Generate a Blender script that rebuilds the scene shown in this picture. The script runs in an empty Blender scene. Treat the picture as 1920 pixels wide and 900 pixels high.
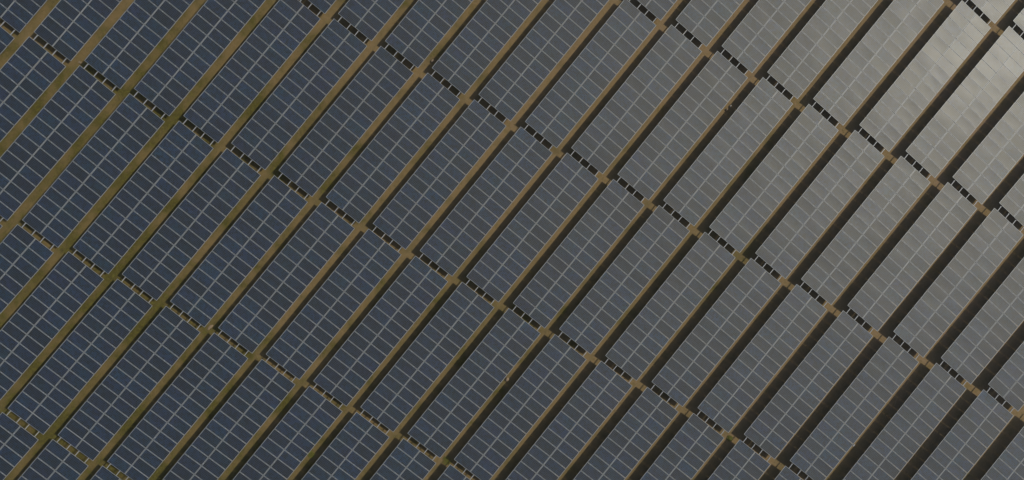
import bpy, bmesh, math, random
from mathutils import Matrix, Vector
random.seed(7)
scene = bpy.context.scene
COL = scene.collection

TABLES = [
    (-17.727, 6.370, -0.0289, 1.0425, 1.1065, 'dark blue panel table, lowest in the first diagonal row from the top-left corner'),
    (-1.138, 5.884, -0.0075, 1.0206, 1.0886, 'dark blue panel table, second lowest in the first diagonal row from the top-left corner'),
    (-16.606, 0.876, -0.0214, 1.0314, 1.0737, 'dark blue panel table, lowest in the second diagonal row from the top-left corner'),
    (-0.198, 0.523, -0.0049, 1.0142, 1.0598, 'dark blue panel table, second lowest in the second diagonal row from the top-left corner'),
    (-32.515, -3.834, -0.0361, 1.0676, 1.0754, 'dark blue panel table, lowest in the third diagonal row from the top-left corner'),
    (-15.583, -4.447, -0.0154, 1.0230, 1.0496, 'dark blue panel table, second lowest in the third diagonal row from the top-left corner'),
    (0.685, -4.698, -0.0030, 1.0095, 1.0390, 'dark blue panel table, third lowest in the third diagonal row from the top-left corner'),
    (-31.292, -9.249, -0.0270, 1.0538, 1.0525, 'dark blue panel table, lowest in the fourth diagonal row from the top-left corner'),
    (-14.581, -9.696, -0.0108, 1.0165, 1.0321, 'dark blue panel table, second lowest in the fourth diagonal row from the top-left corner'),
    (1.579, -9.870, -0.0017, 1.0061, 1.0243, 'dark blue panel table, third lowest in the fourth diagonal row from the top-left corner'),
    (-30.109, -14.572, -0.0196, 1.0427, 1.0356, 'dark blue panel table, lowest in the fifth diagonal row from the top-left corner'),
    (-13.577, -14.888, -0.0072, 1.0116, 1.0199, 'dark blue panel table, second lowest in the fifth diagonal row from the top-left corner'),
    (2.501, -15.004, -0.0009, 1.0038, 1.0144, 'dark blue panel table, third lowest in the fifth diagonal row from the top-left corner'),
    (18.442, -15.037, 0.0043, 1.0070, 1.0166, 'dark blue panel table, fourth lowest in the fifth diagonal row from the top-left corner'),
    (-46.656, -19.192, -0.0307, 1.1098, 1.0496, 'dark blue panel table, lowest in the sixth diagonal row from the top-left corner'),
    (-29.086, -19.760, -0.0139, 1.0342, 1.0238, 'dark blue panel table, second lowest in the sixth diagonal row from the top-left corner'),
    (-12.691, -19.978, -0.0047, 1.0082, 1.0118, 'dark blue panel table, third lowest in the sixth diagonal row from the top-left corner'),
    (3.329, -20.054, -0.0004, 1.0023, 1.0080, 'dark blue panel table, fourth lowest in the sixth diagonal row from the top-left corner'),
    (19.243, -20.080, 0.0032, 1.0054, 1.0101, 'slate grey panel table, fifth lowest in the sixth diagonal row from the top-left corner'),
    (-45.461, -24.507, -0.0221, 1.0953, 1.0366, 'dark blue panel table, lowest in the seventh diagonal row from the top-left corner'),
    (-28.123, -24.911, -0.0094, 1.0277, 1.0156, 'dark blue panel table, second lowest in the seventh diagonal row from the top-left corner'),
    (-11.835, -25.055, -0.0029, 1.0057, 1.0067, 'dark blue panel table, third lowest in the seventh diagonal row from the top-left corner'),
    (4.144, -25.103, -0.0002, 1.0013, 1.0041, 'slate grey panel table, fourth lowest in the seventh diagonal row from the top-left corner'),
    (20.040, -25.125, 0.0023, 1.0042, 1.0059, 'slate grey panel table, fifth lowest in the seventh diagonal row from the top-left corner'),
    (-44.309, -29.745, -0.0149, 1.0834, 1.0273, 'dark blue panel table, lowest in the eighth diagonal row from the top-left corner'),
    (-27.162, -30.016, -0.0060, 1.0226, 1.0102, 'dark blue panel table, second lowest in the eighth diagonal row from the top-left corner'),
    (-10.957, -30.103, -0.0017, 1.0040, 1.0036, 'dark blue panel table, third lowest in the eighth diagonal row from the top-left corner'),
    (4.993, -30.132, -0.0000, 1.0007, 1.0019, 'slate grey panel table, fourth lowest in the eighth diagonal row from the top-left corner'),
    (20.878, -30.152, 0.0015, 1.0036, 1.0033, 'slate grey panel table, fifth lowest in the eighth diagonal row from the top-left corner'),
    (-26.236, -35.096, -0.0034, 1.0189, 1.0068, 'dark blue panel table, lowest in the ninth diagonal row from the top-left corner'),
    (-10.092, -35.141, -0.0009, 1.0029, 1.0018, 'dark blue panel table, second lowest in the ninth diagonal row from the top-left corner'),
    (5.839, -35.156, 0.0000, 1.0003, 1.0008, 'slate grey panel table, third lowest in the ninth diagonal row from the top-left corner'),
    (21.717, -35.176, 0.0010, 1.0032, 1.0019, 'slate grey panel table, fourth lowest in the ninth diagonal row from the top-left corner'),
    (-25.383, -40.200, -0.0014, 1.0164, 1.0049, 'dark blue panel table, lowest in the tenth diagonal row from the top-left corner'),
    (-9.282, -40.211, -0.0003, 1.0022, 1.0010, 'dark blue panel table, second lowest in the tenth diagonal row from the top-left corner'),
    (6.638, -40.218, 0.0000, 1.0002, 1.0002, 'slate grey panel table, third lowest in the tenth diagonal row from the top-left corner'),
    (22.512, -40.239, 0.0004, 1.0032, 1.0013, 'slate grey panel table, fourth lowest in the tenth diagonal row from the top-left corner'),
    (38.446, -40.262, 0.0015, 1.0202, 1.0059, 'pale grey panel table, fifth lowest in the tenth diagonal row from the top-left corner'),
    (-24.481, -45.236, 0.0003, 1.0147, 1.0041, 'dark blue panel table, lowest in the eleventh diagonal row from the top-left corner'),
    (-8.408, -45.220, 0.0001, 1.0018, 1.0007, 'slate grey panel table, second lowest in the eleventh diagonal row from the top-left corner'),
    (7.505, -45.221, -0.0000, 1.0002, 1.0001, 'slate grey panel table, third lowest in the eleventh diagonal row from the top-left corner'),
    (23.378, -45.242, -0.0001, 1.0035, 1.0012, 'pale grey panel table, fourth lowest in the eleventh diagonal row from the top-left corner'),
    (39.314, -45.277, -0.0004, 1.0216, 1.0058, 'pale grey panel table, fifth lowest in the eleventh diagonal row from the top-left corner'),
    (-23.618, -50.299, 0.0017, 1.0138, 1.0043, 'dark blue panel table, lowest in the twelfth diagonal row from the top-left corner'),
    (-7.561, -50.258, 0.0004, 1.0017, 1.0009, 'slate grey panel table, second lowest in the twelfth diagonal row from the top-left corner'),
    (8.349, -50.253, -0.0001, 1.0003, 1.0004, 'slate grey panel table, third lowest in the twelfth diagonal row from the top-left corner'),
    (24.223, -50.277, -0.0007, 1.0041, 1.0017, 'pale grey panel table, fourth lowest in the twelfth diagonal row from the top-left corner'),
    (40.167, -50.326, -0.0026, 1.0238, 1.0068, 'pale grey panel table, fifth lowest in the twelfth diagonal row from the top-left corner'),
    (-22.778, -55.331, 0.0032, 1.0136, 1.0054, 'dark blue panel table, lowest in the thirteenth diagonal row from the top-left corner'),
    (-6.726, -55.264, 0.0007, 1.0019, 1.0016, 'slate grey panel table, second lowest in the thirteenth diagonal row from the top-left corner'),
    (9.186, -55.253, -0.0002, 1.0005, 1.0011, 'slate grey panel table, third lowest in the thirteenth diagonal row from the top-left corner'),
    (25.063, -55.281, -0.0016, 1.0052, 1.0028, 'pale grey panel table, fourth lowest in the thirteenth diagonal row from the top-left corner'),
    (41.020, -55.350, -0.0052, 1.0272, 1.0090, 'silvery bright panel table, fifth lowest in the thirteenth diagonal row from the top-left corner'),
    (-5.931, -60.328, 0.0012, 1.0023, 1.0031, 'slate grey panel table, lowest in the fourteenth diagonal row from the top-left corner'),
    (9.986, -60.311, -0.0004, 1.0010, 1.0025, 'slate grey panel table, second lowest in the fourteenth diagonal row from the top-left corner'),
    (25.869, -60.346, -0.0028, 1.0068, 1.0050, 'pale grey panel table, third lowest in the fourteenth diagonal row from the top-left corner'),
    (41.848, -60.442, -0.0084, 1.0316, 1.0127, 'silvery bright panel table, fourth lowest in the fourteenth diagonal row from the top-left corner'),
    (-21.989, -60.425, 0.0048, 1.0142, 1.0076, 'panel table just beyond the bottom edge of the view in the fourteenth diagonal row'),
    (-5.091, -65.392, 0.0017, 1.0029, 1.0057, 'slate grey panel table, lowest in the fifteenth diagonal row from the top-left corner'),
    (10.835, -65.366, -0.0008, 1.0018, 1.0050, 'slate grey panel table, second lowest in the fifteenth diagonal row from the top-left corner'),
    (26.729, -65.412, -0.0045, 1.0091, 1.0086, 'pale grey panel table, third lowest in the fifteenth diagonal row from the top-left corner'),
    (42.741, -65.548, -0.0125, 1.0376, 1.0184, 'glaring white panel table, fourth lowest in the fifteenth diagonal row from the top-left corner'),
    (59.128, -65.796, -0.0265, 1.1140, 1.0386, 'glaring white panel table, fifth lowest in the fifteenth diagonal row from the top-left corner'),
    (-4.270, -70.455, 0.0023, 1.0040, 1.0099, 'slate grey panel table, lowest in the sixteenth diagonal row from the top-left corner'),
    (11.670, -70.419, -0.0014, 1.0031, 1.0092, 'slate grey panel table, second lowest in the sixteenth diagonal row from the top-left corner'),
    (27.581, -70.481, -0.0068, 1.0123, 1.0141, 'pale grey panel table, third lowest in the sixteenth diagonal row from the top-left corner'),
    (43.639, -70.669, -0.0176, 1.0452, 1.0265, 'glaring white panel table, fourth lowest in the sixteenth diagonal row from the top-left corner'),
    (60.136, -71.027, -0.0356, 1.1291, 1.0501, 'glaring white panel table, fifth lowest in the sixteenth diagonal row from the top-left corner'),
    (-3.460, -75.596, 0.0031, 1.0056, 1.0164, 'slate grey panel table, lowest in the seventeenth diagonal row from the top-left corner'),
    (12.502, -75.549, -0.0024, 1.0050, 1.0159, 'pale grey panel table, second lowest in the seventeenth diagonal row from the top-left corner'),
    (28.440, -75.635, -0.0100, 1.0167, 1.0225, 'pale grey panel table, third lowest in the seventeenth diagonal row from the top-left corner'),
    (44.560, -75.892, -0.0240, 1.0548, 1.0379, 'silvery bright panel table, fourth lowest in the seventeenth diagonal row from the top-left corner'),
    (-2.678, -80.708, 0.0040, 1.0079, 1.0259, 'slate grey panel table, lowest in the eighteenth diagonal row from the top-left corner'),
    (13.315, -80.649, -0.0037, 1.0078, 1.0256, 'slate grey panel table, second lowest in the eighteenth diagonal row from the top-left corner'),
    (29.291, -80.767, -0.0140, 1.0223, 1.0342, 'pale grey panel table, third lowest in the eighteenth diagonal row from the top-left corner'),
    (45.492, -81.112, -0.0317, 1.0664, 1.0530, 'silvery bright panel table, fourth lowest in the eighteenth diagonal row from the top-left corner'),
    (14.189, -85.911, -0.0056, 1.0117, 1.0397, 'slate grey panel table, lowest in the nineteenth diagonal row from the top-left corner'),
    (30.219, -86.075, -0.0193, 1.0298, 1.0506, 'pale grey panel table, second lowest in the nineteenth diagonal row from the top-left corner'),
    (-1.849, -85.983, 0.0049, 1.0111, 1.0396, 'panel table just beyond the bottom edge of the view in the nineteenth diagonal row'),
    (46.529, -86.535, -0.0411, 1.0810, 1.0733, 'panel table just beyond the right edge of the view in the nineteenth diagonal row'),
    (15.010, -91.181, -0.0081, 1.0168, 1.0587, 'slate grey panel table, lowest in the twentieth diagonal row from the top-left corner'),
    (31.114, -91.402, -0.0257, 1.0390, 1.0720, 'pale grey panel table, second lowest in the twentieth diagonal row from the top-left corner'),
    (15.870, -96.625, -0.0113, 1.0237, 1.0842, 'slate grey panel table, the only one in the twenty-first diagonal row from the top-left corner'),
]


# ---------------------------------------------------------------- dimensions (metres)
MOD_P = 1.01957          # spacing of the modules along a table
MOD_W = 0.979           # module short side (along the row)
MOD_L = 1.9625          # module long side (up the slope)
MID = 0.035             # open channel between the two module ranks
N = 15
L = MOD_P * N
W = 2 * MOD_L + MID
TILT = 0.0900
H0 = 0.740              # height of the low edge
SUN = Vector((0.662, -0.572, 1.0)).normalized()

# ---------------------------------------------------------------- material helpers
def new_mat(name):
    m = bpy.data.materials.new(name)
    m.use_nodes = True
    nt = m.node_tree
    return m, nt, nt.nodes['Principled BSDF']

def N_(nt, kind, **kw):
    n = nt.nodes.new(kind)
    for k, v in kw.items():
        setattr(n, k, v)
    return n

def math_(nt, op, a, b=None, c=None, clamp=False):
    n = nt.nodes.new('ShaderNodeMath'); n.operation = op; n.use_clamp = clamp
    for i, v in enumerate((a, b, c)):
        if v is None: continue
        if isinstance(v, (int, float)): n.inputs[i].default_value = v
        else: nt.links.new(v, n.inputs[i])
    return n.outputs[0]

def mix_(nt, fac, a, b):
    n = nt.nodes.new('ShaderNodeMix'); n.data_type = 'RGBA'
    for sock, v in ((n.inputs[0], fac), (n.inputs[6], a), (n.inputs[7], b)):
        if isinstance(v, (int, float)): sock.default_value = v
        elif isinstance(v, tuple): sock.default_value = (*v, 1.0) if len(v) == 3 else v
        else: nt.links.new(v, sock)
    return n.outputs[2]

def ramp_(nt, fac, stops):
    n = nt.nodes.new('ShaderNodeValToRGB')
    e = n.color_ramp.elements
    e[0].position, e[0].color = stops[0][0], (*stops[0][1], 1)
    e[1].position, e[1].color = stops[-1][0], (*stops[-1][1], 1)
    for p, c in stops[1:-1]:
        x = e.new(p); x.color = (*c, 1)
    nt.links.new(fac, n.inputs[0])
    return n.outputs[0]

def noise_(nt, vec, scale, detail=3, rough=0.55):
    n = nt.nodes.new('ShaderNodeTexNoise')
    n.inputs['Scale'].default_value = scale
    n.inputs['Detail'].default_value = detail
    n.inputs['Roughness'].default_value = rough
    nt.links.new(vec, n.inputs['Vector'])
    return n.outputs['Fac']

# photovoltaic glass: 6 x 12 polycrystalline cells, thin pale gaps, textured AR glass
def make_glass():
    m, nt, b = new_mat('solar_glass')
    tc = N_(nt, 'ShaderNodeTexCoord')
    oi = N_(nt, 'ShaderNodeObjectInfo')
    sep = N_(nt, 'ShaderNodeSeparateXYZ')
    nt.links.new(tc.outputs['Object'], sep.inputs[0])
    cx = (MOD_W - 0.07) / 6; cy = (MOD_L - 0.09) / 12
    def line(v, p, w, off):
        t = math_(nt, 'DIVIDE', math_(nt, 'ADD', v, off), p)
        f = math_(nt, 'FRACT', t)
        d = math_(nt, 'ABSOLUTE', math_(nt, 'SUBTRACT', f, 0.5))     # .5 at cell borders
        return math_(nt, 'GREATER_THAN', d, 0.5 - w / (2 * p)), t
    lx, tx = line(sep.outputs[0], cx, 0.016, 3 * cx)
    ly, ty = line(sep.outputs[1], cy, 0.010, 6 * cy)
    grid = math_(nt, 'MAXIMUM', lx, ly)
    # each cell a little different (crystal orientation), each module its own cast
    comb = N_(nt, 'ShaderNodeCombineXYZ')
    nt.links.new(math_(nt, 'FLOOR', tx), comb.inputs[0])
    nt.links.new(math_(nt, 'FLOOR', ty), comb.inputs[1])
    nt.links.new(math_(nt, 'MULTIPLY', oi.outputs['Random'], 311.0), comb.inputs[2])
    wn = N_(nt, 'ShaderNodeTexWhiteNoise', noise_dimensions='3D')
    nt.links.new(comb.outputs[0], wn.inputs['Vector'])
    cell = wn.outputs['Value']
    wn2 = N_(nt, 'ShaderNodeTexWhiteNoise', noise_dimensions='1D')
    nt.links.new(math_(nt, 'MULTIPLY', oi.outputs['Random'], 977.0), wn2.inputs['W'])
    cast = ramp_(nt, wn2.outputs['Value'], [(0.0, (0.0043, 0.0204, 0.0494)), (0.35, (0.0053, 0.0170, 0.0430)),
                                            (0.6, (0.0061, 0.0159, 0.0415)), (0.8, (0.0038, 0.0204, 0.0494)), (1.0, (0.0033, 0.0238, 0.0542))])
    geo = N_(nt, 'ShaderNodeNewGeometry')
    tn = noise_(nt, geo.outputs['Position'], 0.75, 3, 0.6)
    cast2 = ramp_(nt, tn, [(0.30, (0.0095, 0.0088, 0.0382)), (0.42, (0.0066, 0.0113, 0.0302)), (0.50, (0.0036, 0.0139, 0.0366)), (0.58, (0.0022, 0.0176, 0.0319)), (0.65, (0.0029, 0.0214, 0.0239))])
    cast = mix_(nt, 0.5, cast, cast2)
    k = math_(nt, 'ADD', math_(nt, 'MULTIPLY', cell, 1.05), 0.06)
    k = math_(nt, 'MULTIPLY', k, math_(nt, 'ADD', math_(nt, 'MULTIPLY', oi.outputs['Random'], 0.9), 0.55))
    vm = N_(nt, 'ShaderNodeVectorMath', operation='SCALE')
    nt.links.new(cast, vm.inputs[0]); nt.links.new(k, vm.inputs['Scale'])
    # dust film
    d1 = noise_(nt, geo.outputs['Position'], 0.55, 4, 0.6)
    d2 = noise_(nt, geo.outputs['Position'], 5.0, 3, 0.6)
    dust = math_(nt, 'MULTIPLY', math_(nt, 'ADD', math_(nt, 'MULTIPLY', d1, 0.7), math_(nt, 'MULTIPLY', d2, 0.3)), 0.007)
    base = mix_(nt, dust, vm.outputs[0], (0.34, 0.31, 0.26))
    col = mix_(nt, math_(nt, 'MULTIPLY', grid, 0.9), base, (0.085, 0.105, 0.125))
    nt.links.new(col, b.inputs['Base Color'])
    rr = math_(nt, 'ADD', math_(nt, 'MULTIPLY', d1, 0.06), math_(nt, 'ADD', math_(nt, 'MULTIPLY', wn2.outputs['Value'], 0.012), GL_R))
    nt.links.new(rr, b.inputs['Roughness'])
    b.inputs['IOR'].default_value = 1.5
    b.inputs['Specular IOR Level'].default_value = GL_S
    b.inputs['Coat Weight'].default_value = 0.040
    b.inputs['Coat Roughness'].default_value = 0.235
    b.inputs['Specular Tint'].default_value = (1.0, 0.96, 0.82, 1)
    return m

GL_R = 0.468
GL_S = 0.53

def make_metal(name, c, rough, metallic=0.0, spec=0.5, bump=0.0):
    m, nt, b = new_mat(name)
    geo = N_(nt, 'ShaderNodeNewGeometry')
    n = noise_(nt, geo.outputs['Position'], 1.7, 4, 0.6)
    col = mix_(nt, n, tuple(x * 0.86 for x in c), tuple(min(1, x * 1.12) for x in c))
    nt.links.new(col, b.inputs['Base Color'])
    b.inputs['Roughness'].default_value = rough
    b.inputs['Metallic'].default_value = metallic
    b.inputs['Specular IOR Level'].default_value = spec
    return m

def make_ground():
    m, nt, b = new_mat('bare_soil_with_thin_grass')
    tc = N_(nt, 'ShaderNodeTexCoord')
    P = tc.outputs['Object']
    sep = N_(nt, 'ShaderNodeSeparateXYZ'); nt.links.new(P, sep.inputs[0])
    big = noise_(nt, P, 0.045, 3, 0.5)
    mid = noise_(nt, P, 0.42, 5, 0.6)
    fine = noise_(nt, P, 3.2, 5, 0.65)
    grit = noise_(nt, P, 17.0, 3, 0.7)
    soil = ramp_(nt, math_(nt, 'ADD', math_(nt, 'MULTIPLY', mid, 0.6), math_(nt, 'MULTIPLY', fine, 0.4)),
                 [(0.38, (0.158, 0.113, 0.041)), (0.44, (0.193, 0.133, 0.057)), (0.52, (0.216, 0.147, 0.072)), (0.60, (0.240, 0.158, 0.093)), (0.65, (0.292, 0.209, 0.129))])
    grass = ramp_(nt, math_(nt, 'ADD', math_(nt, 'MULTIPLY', fine, 0.6), math_(nt, 'MULTIPLY', grit, 0.4)),
                  [(0.34, (0.050, 0.042, 0.009)), (0.5, (0.082, 0.070, 0.013)), (0.64, (0.130, 0.115, 0.020))])
    # grassier towards image left and bottom; weaker sun scatter there is painted in too
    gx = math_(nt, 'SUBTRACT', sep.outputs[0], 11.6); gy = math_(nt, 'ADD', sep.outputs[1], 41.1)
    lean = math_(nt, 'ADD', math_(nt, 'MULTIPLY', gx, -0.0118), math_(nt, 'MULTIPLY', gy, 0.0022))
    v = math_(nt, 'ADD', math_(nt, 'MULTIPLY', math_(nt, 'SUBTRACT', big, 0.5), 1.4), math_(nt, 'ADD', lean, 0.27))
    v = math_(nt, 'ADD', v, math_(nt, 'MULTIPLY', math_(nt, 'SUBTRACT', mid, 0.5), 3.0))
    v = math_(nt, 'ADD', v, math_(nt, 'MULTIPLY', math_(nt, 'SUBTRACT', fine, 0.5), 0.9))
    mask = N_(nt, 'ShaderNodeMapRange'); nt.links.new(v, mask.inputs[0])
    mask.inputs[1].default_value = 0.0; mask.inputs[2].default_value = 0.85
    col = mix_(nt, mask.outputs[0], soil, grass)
    g2 = N_(nt, 'ShaderNodeMapRange'); nt.links.new(grit, g2.inputs[0])
    g2.inputs[1].default_value = 0.25; g2.inputs[2].default_value = 0.75
    g2.inputs[3].default_value = 0.66; g2.inputs[4].default_value = 1.36
    vm = N_(nt, 'ShaderNodeVectorMath', operation='SCALE')
    nt.links.new(col, vm.inputs[0]); nt.links.new(g2.outputs[0], vm.inputs['Scale'])
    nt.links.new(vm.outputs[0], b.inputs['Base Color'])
    b.inputs['Roughness'].default_value = 0.95
    b.inputs['Specular IOR Level'].default_value = 0.2
    bp = N_(nt, 'ShaderNodeBump'); bp.inputs['Strength'].default_value = 0.5; bp.inputs['Distance'].default_value = 0.05
    nt.links.new(math_(nt, 'ADD', fine, math_(nt, 'MULTIPLY', grit, 0.4)), bp.inputs['Height'])
    nt.links.new(bp.outputs[0], b.inputs['Normal'])
    return m

def make_earth(name, c):
    m, nt, b = new_mat(name)
    tc = N_(nt, 'ShaderNodeTexCoord')
    n = noise_(nt, tc.outputs['Object'], 14.0, 4, 0.65)
    nt.links.new(mix_(nt, n, tuple(x * 0.7 for x in c), tuple(x * 1.2 for x in c)), b.inputs['Base Color'])
    b.inputs['Roughness'].default_value = 0.9
    b.inputs['Specular IOR Level'].default_value = 0.2
    return m

GLASS = make_glass()
ALU = make_metal('anodised_frame', (0.265, 0.272, 0.26), 0.46)
GALV = make_metal('galvanised_steel', (0.30, 0.30, 0.285), 0.5)
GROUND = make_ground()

# ---------------------------------------------------------------- mesh helpers
def to_mesh(name, bm, mats, smooth=False):
    me = bpy.data.meshes.new(name)
    bm.normal_update()
    bm.to_mesh(me); bm.free()
    for m in mats: me.materials.append(m)
    if smooth:
        for p in me.polygons: p.use_smooth = True
    return me

def box(bm, x0, x1, y0, y1, z0, z1, mat=0):
    v = [bm.verts.new((x, y, z)) for z in (z0, z1) for y in (y0, y1) for x in (x0, x1)]
    for f in ((0, 2, 3, 1), (4, 5, 7, 6), (0, 1, 5, 4), (1, 3, 7, 5), (3, 2, 6, 7), (2, 0, 4, 6)):
        bm.faces.new([v[i] for i in f]).material_index = mat

def link(name, me, parent=None, loc=(0, 0, 0), rot=(0, 0, 0)):
    o = bpy.data.objects.new(name, me)
    COL.objects.link(o)
    o.location = loc; o.rotation_euler = rot
    o.parent = parent
    return o

def tag(o, label, cat, group=None):
    o['label'] = label; o['category'] = cat
    if group: o['group'] = group

# ---------------------------------------------------------------- ground
bm = bmesh.new()
S = 1500
vs = [bm.verts.new(p) for p in ((-S, -S, 0), (S, -S, 0), (S, S, 0), (-S, S, 0))]
bm.faces.new(vs)
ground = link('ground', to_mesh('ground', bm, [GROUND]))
ground['kind'] = 'structure'

# ---------------------------------------------------------------- the module: glass laminate + aluminium frame
FW, FD = 0.023, 0.020            # frame lip width and depth
FE = 0.038                        # lip at the short ends
def module_glass(sag):
    bm = bmesh.new()
    a = MOD_W / 2 - FW + 0.004; c = MOD_L / 2 - FE + 0.004
    nx, ny = 5, 9
    rows = []
    for j in range(ny):
        r = []
        for i in range(nx):
            u = -1 + 2 * i / (nx - 1); v = -1 + 2 * j / (ny - 1)
            r.append(bm.verts.new((u * a, v * c, -0.003 - sag * (1 - u * u) * (1 - v * v))))
        rows.append(r)
    for j in range(ny - 1):
        for i in range(nx - 1):
            bm.faces.new((rows[j][i], rows[j][i + 1], rows[j + 1][i + 1], rows[j + 1][i]))
    # backsheet
    z = -0.010
    q = [bm.verts.new(p) for p in ((-a, -c, z), (-a, c, z), (a, c, z), (a, -c, z))]
    bm.faces.new(q)
    me = to_mesh('module_glass', bm, [GLASS])
    for p in me.polygons[:-1]: p.use_smooth = True
    return me

def module_frame():
    bm = bmesh.new()
    a = MOD_W / 2; c = MOD_L / 2
    box(bm, -a, -a + FW, -c, c, -FD, 0.0)
    box(bm, a - FW, a, -c, c, -FD, 0.0)
    box(bm, -a + FW, a - FW, -c, -c + FE, -FD, -0.0004)
    box(bm, -a + FW, a - FW, c - FE, c, -FD, -0.0004)
    return to_mesh('module_frame', bm, [ALU])

GLASSES = [module_glass(s) for s in (0.0015, 0.004, 0.0065, 0.009, -0.003)]
ME_GLASS, ME_FRAME = GLASSES[1], module_frame()

def purlin_mesh():
    bm = bmesh.new()
    o, a = 0.545, -0.012      # runs on across the gap to the next table
    # lipped C-section seen from above as a flat 62 mm flange
    box(bm, a, L + o, -0.031, 0.031, -0.004, 0.0)
    box(bm, a, L + o, -0.031, -0.027, -0.080, -0.004)
    box(bm, a, L + o, -0.027, 0.031, -0.080, -0.076)
    return to_mesh('purlin', bm, [GALV])

def rafter_mesh():
    bm = bmesh.new()
    box(bm, -0.03, 0.03, 0.15, W - 0.15, -0.10, 0.0)
    return to_mesh('rafter', bm, [GALV])

def post_mesh(h):
    bm = bmesh.new()
    box(bm, -0.05, 0.05, -0.004, 0.004, -0.05, h)
    box(bm, -0.05, -0.044, -0.045, -0.004, -0.05, h)
    box(bm, -0.05, -0.044, 0.004, 0.045, -0.05, h)
    box(bm, 0.044, 0.05, -0.045, -0.004, -0.05, h)
    box(bm, 0.044, 0.05, 0.004, 0.045, -0.05, h)
    return to_mesh('post', bm, [GALV])

ct, st = math.cos(TILT), math.sin(TILT)
def slope(x, s, n=0.0):
    """table-local point: x along the row, s up the slope, n along the panel normal"""
    return (x, s * ct - n * st, H0 + s * st + n * ct)

SLOTS = []
for r in range(2):
    for k in range(N):
        SLOTS.append(slope(MOD_P * (k + 0.5) , MOD_L / 2 + r * (MOD_L + MID)))
ME_PURLIN, ME_RAFTER = purlin_mesh(), rafter_mesh()
S_LOW, S_HIGH = 0.95, 3.0
ME_POST_LOW = post_mesh(slope(0, S_LOW, -FD - 0.082 - 0.10)[2] + 0.01)
ME_POST_HIGH = post_mesh(slope(0, S_HIGH, -FD - 0.082 - 0.10)[2] + 0.01)
GROUP = 'solar panel tables standing in diagonal rows'

def build_table():
    root = bpy.data.objects.new('solar_panel_table', None)
    COL.objects.link(root)
    root.empty_display_size = 0.3
    for p in SLOTS:
        g = link('solar_module', ME_GLASS, root, p, (TILT, 0, 0))
        link('frame', ME_FRAME, g)
    for s in (0.45, 1.51, 2.45, 3.51):
        link('purlin', ME_PURLIN, root, slope(0, s, -FD - 0.001), (TILT, 0, 0))
    for k in range(5):
        x = 0.9 + k * (L - 1.8) / 4
        link('rafter', ME_RAFTER, root, slope(x, 0, -FD - 0.082), (TILT, 0, 0))
        q = slope(x, S_LOW); link('post', ME_POST_LOW, root, (q[0], q[1], 0))
        q = slope(x, S_HIGH); link('post', ME_POST_HIGH, root, (q[0], q[1], 0))
    return root

def children(o): return list(KIDS.get(o, ()))

proto = build_table()
KIDS = {}
for o in list(COL.objects):
    if o.parent: KIDS.setdefault(o.parent, []).append(o)

TABLE_KIDS = {proto: KIDS[proto]}
def copy_table(src):
    r = src.copy(); COL.objects.link(r); TABLE_KIDS[r] = []
    for c in KIDS[src]:
        d = c.copy(); COL.objects.link(d); d.parent = r; TABLE_KIDS[r].append(d)
        for g in KIDS.get(c, ()):
            h = g.copy(); COL.objects.link(h); h.parent = d
    return r

roots = [proto] + [copy_table(proto) for _ in TABLES[1:]]
for root, (x, y, rz, sx, sy, label) in zip(roots, TABLES):
    root.location = (x, y, 0); root.rotation_euler = (0, 0, rz); root.scale = (sx, sy, 1.0)
    tag(root, label, 'solar panel', GROUP)
# every table stands, and every module is clamped, a touch differently; panes sag by different amounts
for root in roots:
    ta, tb = random.gauss(0, 0.0035), random.gauss(0, 0.0025)
    for o in TABLE_KIDS[root]:
        if o.data is ME_GLASS:
            o.data = random.choice(GLASSES)
            o.rotation_euler = (TILT + ta + random.gauss(0, 0.005), tb + random.gauss(0, 0.005), random.gauss(0, 0.0012))

# ---------------------------------------------------------------- small things lying between the tables
SOIL_PALE = make_earth('pale_dry_earth', (0.27, 0.20, 0.125))
CONCRETE = make_earth('weathered_concrete', (0.24, 0.185, 0.115))
STONE = make_earth('pale_limestone', (0.50, 0.45, 0.38))
CASING = make_earth('pale_box_casing', (0.34, 0.32, 0.29))
DARK = make_earth('black_rubber', (0.02, 0.02, 0.02))
WEED = make_earth('yellow_green_leaves', (0.17, 0.17, 0.03))

def lump(name, r, h, seed, mat, loc, label, cat, sx=1.0, rings=7, seg=18, rough=0.12):
    rnd = random.Random(seed)
    ph = [rnd.uniform(0, 6.28) for _ in range(6)]
    bm = bmesh.new()
    prev = None
    for k in range(rings):
        t = k / (rings - 1)
        rr = r * math.cos(t * math.pi / 2) ** 0.7; z = h * math.sin(t * math.pi / 2)
        if k == rings - 1:
            c = bm.verts.new((0, 0, h)); 
            for i in range(seg): bm.faces.new((prev[i], prev[(i + 1) % seg], c))
            break
        cur = []
        for i in range(seg):
            a = 2 * math.pi * i / seg
            w = 1 + rough * (math.sin(2 * a + ph[0]) + 0.7 * math.sin(3 * a + ph[1] + t * 3) + 0.5 * math.sin(7 * a + ph[2] + 5 * t))
            cur.append(bm.verts.new((rr * w * math.cos(a) * sx, rr * w * math.sin(a), z * (1 + 0.1 * math.sin(5 * a + ph[3])) - (0.03 if k == 0 else 0))))
        if prev:
            for i in range(seg): bm.faces.new((prev[i], prev[(i + 1) % seg], cur[(i + 1) % seg], cur[i]))
        prev = cur
    o = link(name, to_mesh(name, bm, [mat], True), None, loc)
    tag(o, label, cat)
    return o

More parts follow.
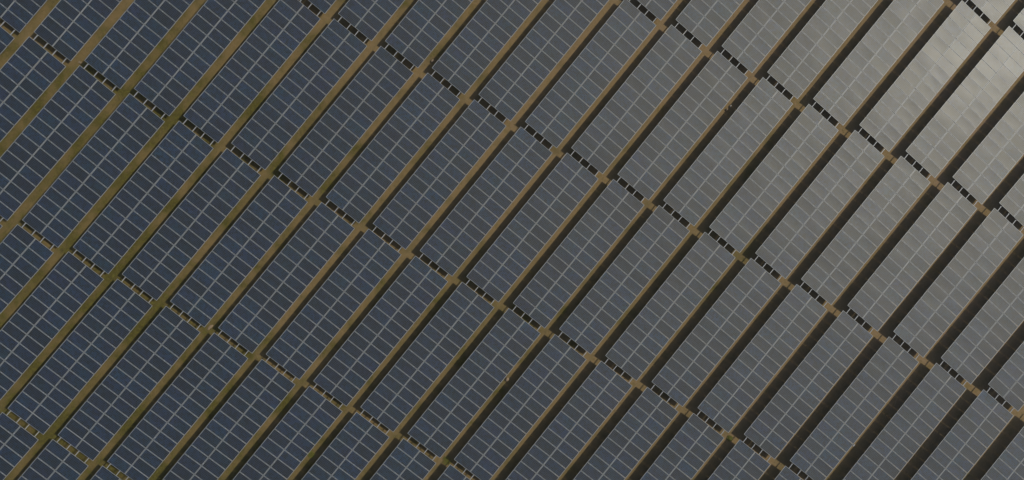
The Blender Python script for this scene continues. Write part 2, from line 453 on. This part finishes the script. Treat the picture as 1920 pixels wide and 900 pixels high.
lump('earth_mound', 0.20, 0.20, 3, SOIL_PALE, (2.23, -50.60, 0), 'round sandy mound on the bare strip beside the panel edge, lower centre', 'mound', rough=0.05)
lump('earth_clod', 0.15, 0.20, 5, SOIL_PALE, (21.57, -25.62, 0), 'small pale clod of earth at the strip crossing near the top', 'clod', 1.4)
lump('pale_stone', 0.10, 0.20, 8, STONE, (36.58, -50.80, 0), 'whitish stone at the shadow edge, upper of the pair on the strip', 'stone', 1.2)
lump('pale_stone', 0.10, 0.20, 9, SOIL_PALE, (36.09, -50.73, 0), 'sandy stone at the shadow edge, lower of the pair on the strip', 'stone', 1.5)
lump('dug_earth_heap', 0.15, 0.08, 11, SOIL_PALE, (-11.7, -25.30, 0), 'low heap of dug earth with ruts at the strip crossing, lower left', 'earth heap', 2.1, rough=0.2)

bm = bmesh.new()
box(bm, -0.10, 0.10, -0.13, 0.13, -0.02, 0.10)
bmesh.ops.bevel(bm, geom=bm.edges[:], offset=0.018, segments=2, affect='EDGES')
o = link('concrete_block', to_mesh('concrete_block', bm, [CONCRETE]), None, (0.18, 0.17, 0), (0, 0, 0.35))
tag(o, 'small tan concrete block on the grassy strip beside a table corner, top left', 'block')

# cable box strapped to the low edge of a table, bottom right
jb = bpy.data.objects.new('cable_box', None); COL.objects.link(jb)
jb.location = (18.42, -80.72, 0)
bm = bmesh.new(); box(bm, -0.11, 0.11, -0.10, 0.03, 0.64, 0.80)
bmesh.ops.bevel(bm, geom=bm.edges[:], offset=0.012, segments=2, affect='EDGES')
link('casing', to_mesh('casing', bm, [CASING]), jb)
bm = bmesh.new(); box(bm, -0.02, 0.02, -0.05, -0.01, -0.03, 0.639)
link('conduit', to_mesh('conduit', bm, [DARK]), jb)
tag(jb, 'small pale cable box sticking out from a low table edge, bottom right', 'cable box')

# leafy weeds
def weed(loc, r, h, n, seed, label):
    rnd = random.Random(seed); bm = bmesh.new()
    for _ in range(n):
        a = rnd.uniform(0, 6.283); d = r * rnd.random() ** 0.6
        x, y = d * math.cos(a), d * math.sin(a); z = h * rnd.uniform(0.3, 1) * (1 - 0.6 * d / r)
        s = rnd.uniform(0.03, 0.06); b = rnd.uniform(0, 6.283)
        ux, uy = math.cos(b) * s, math.sin(b) * s
        v = [bm.verts.new(p) for p in ((x - ux, y - uy, z), (x + uy * .5, y - ux * .5, z + .015), (x + ux, y + uy, z - .01), (x - uy * .5, y + ux * .5, z + .015))]
        bm.faces.new(v)
        v = [bm.verts.new(p) for p in ((x * .5, y * .5, 0), (x * .5 + .008, y * .5, 0), (x, y, z))]
        bm.faces.new(v)
    o = link('weed_clump', to_mesh('weed_clump', bm, [WEED]), None, loc)
    tag(o, label, 'weed')
weed((-15.12, -40.5, 0), 0.34, 0.22, 260, 1, 'yellow-green weed clump on the strip at the shadow edge, lower left')
weed((11.35, -71.12, 0), 0.30, 0.20, 200, 2, 'yellow-green weed clump in the crossing near the bottom right')
weed((-7.46, -51.0, 0), 0.45, 0.18, 240, 3, 'olive weed clump filling the strip crossing at the bottom centre')

# thin grass: short tufts, dense in the west of the field and sparse in the east
def grass():
    rnd = random.Random(21)
    bm = bmesh.new()
    pts = []
    cx = 11.6; cy = -41.1
    while len(pts) < 16000:
        # image axes: right = (.631,-.775), up = (.775,.631) in the field
        u = rnd.uniform(-51, 51); v = rnd.uniform(-25, 25)
        left = 0.5 - u / 102
        low = 0.5 - v / 50
        if rnd.random() > 0.06 + 0.8 * left ** 1.3 + 0.25 * low * left: continue
        x = cx + u * 0.631 + v * 0.775; y = cy - u * 0.775 + v * 0.631
        # clumpy
        c = math.sin(x * 0.9 + 1.3 * math.sin(y * 0.7)) + math.sin(y * 1.1 + 1.7 * math.sin(x * 0.45))
        if rnd.random() > 0.35 + 0.35 * c: continue
        pts.append((x, y))
    for x, y in pts:
        for _ in range(4):
            a = rnd.uniform(0, 6.283); l = rnd.uniform(0.03, 0.10); h = rnd.uniform(0.02, 0.08); w = rnd.uniform(0.006, 0.015)
            ox, oy = x + rnd.gauss(0, 0.05), y + rnd.gauss(0, 0.05)
            px, py = -math.sin(a) * w, math.cos(a) * w
            v = [bm.verts.new(p) for p in ((ox - px, oy - py, 0), (ox + px, oy + py, 0), (ox + math.cos(a) * l, oy + math.sin(a) * l, h))]
            bm.faces.new(v)
    m = make_earth('olive_grass', (0.085, 0.078, 0.016))
    o = link('grass', to_mesh('grass', bm, [m]))
    o['kind'] = 'stuff'; o['label'] = 'thin olive grass growing on the bare strips between the tables'; o['category'] = 'grass'
grass()

# ---------------------------------------------------------------- light
az = math.atan2(SUN.x, SUN.y); el = math.asin(SUN.z)
w = bpy.data.worlds.new('World'); scene.world = w; w.use_nodes = True
nt = w.node_tree
bg = nt.nodes['Background']
sky = nt.nodes.new('ShaderNodeTexSky'); sky.sky_type = 'NISHITA'; sky.sun_disc = False
sky.sun_elevation = el; sky.sun_rotation = az
sky.air_density = 1.0; sky.dust_density = 1.5; sky.ozone_density = 1.0; sky.altitude = 100
nt.links.new(sky.outputs[0], bg.inputs[0]); bg.inputs[1].default_value = 0.10
sl = bpy.data.lights.new('sun', 'SUN'); sl.energy = 2.8; sl.angle = math.radians(0.53); sl.color = (1.0, 0.95, 0.83)
so = bpy.data.objects.new('sun', sl); COL.objects.link(so)
so.rotation_euler = SUN.to_track_quat('Z', 'Y').to_euler(); so.location = (0, 0, 60)

# ---------------------------------------------------------------- the dusty air between the ground and the drone
bm = bmesh.new()
box(bm, -1505, 1505, -1505, 1505, -1.0, 78.5)
hm = bpy.data.materials.new('dusty_air'); hm.use_nodes = True
hn = hm.node_tree
for n in list(hn.nodes):
    if n.type != 'OUTPUT_MATERIAL': hn.nodes.remove(n)
pv = hn.nodes.new('ShaderNodeVolumePrincipled')
pv.inputs['Color'].default_value = (1.0, 0.95, 0.88, 1)
pv.inputs['Density'].default_value = 0.0006
pv.inputs['Anisotropy'].default_value = 0.45
hn.links.new(pv.outputs[0], hn.nodes['Material Output'].inputs['Volume'])
hz = link('haze', to_mesh('haze', bm, [hm])); hz['kind'] = 'stuff'

# ---------------------------------------------------------------- camera (nadir drone shot)
cam = bpy.data.cameras.new('camera'); co = bpy.data.objects.new('camera', cam); COL.objects.link(co)
R = Matrix(((0.6299044025413457, 0.7763660791674444, -0.021820971041631033), (-0.7761101474244019, 0.6302688152884541, 0.020353366791805213), (0.029554741140863136, 0.004114801703366935, 0.9995546936926656)))
co.matrix_world = Matrix.Translation((11.3357, -40.9319, 75.8319)) @ R.to_4x4()
cam.sensor_width = 36.0; cam.lens = 1469.4420 / 1920 * 36.0
cam.clip_start = 1.0; cam.clip_end = 6000
scene.camera = co

vs_ = scene.view_settings
vs_.view_transform = 'Standard'; vs_.look = 'None'; vs_.gamma = 1.0; vs_.exposure = 0.0; vs_.use_curve_mapping = False
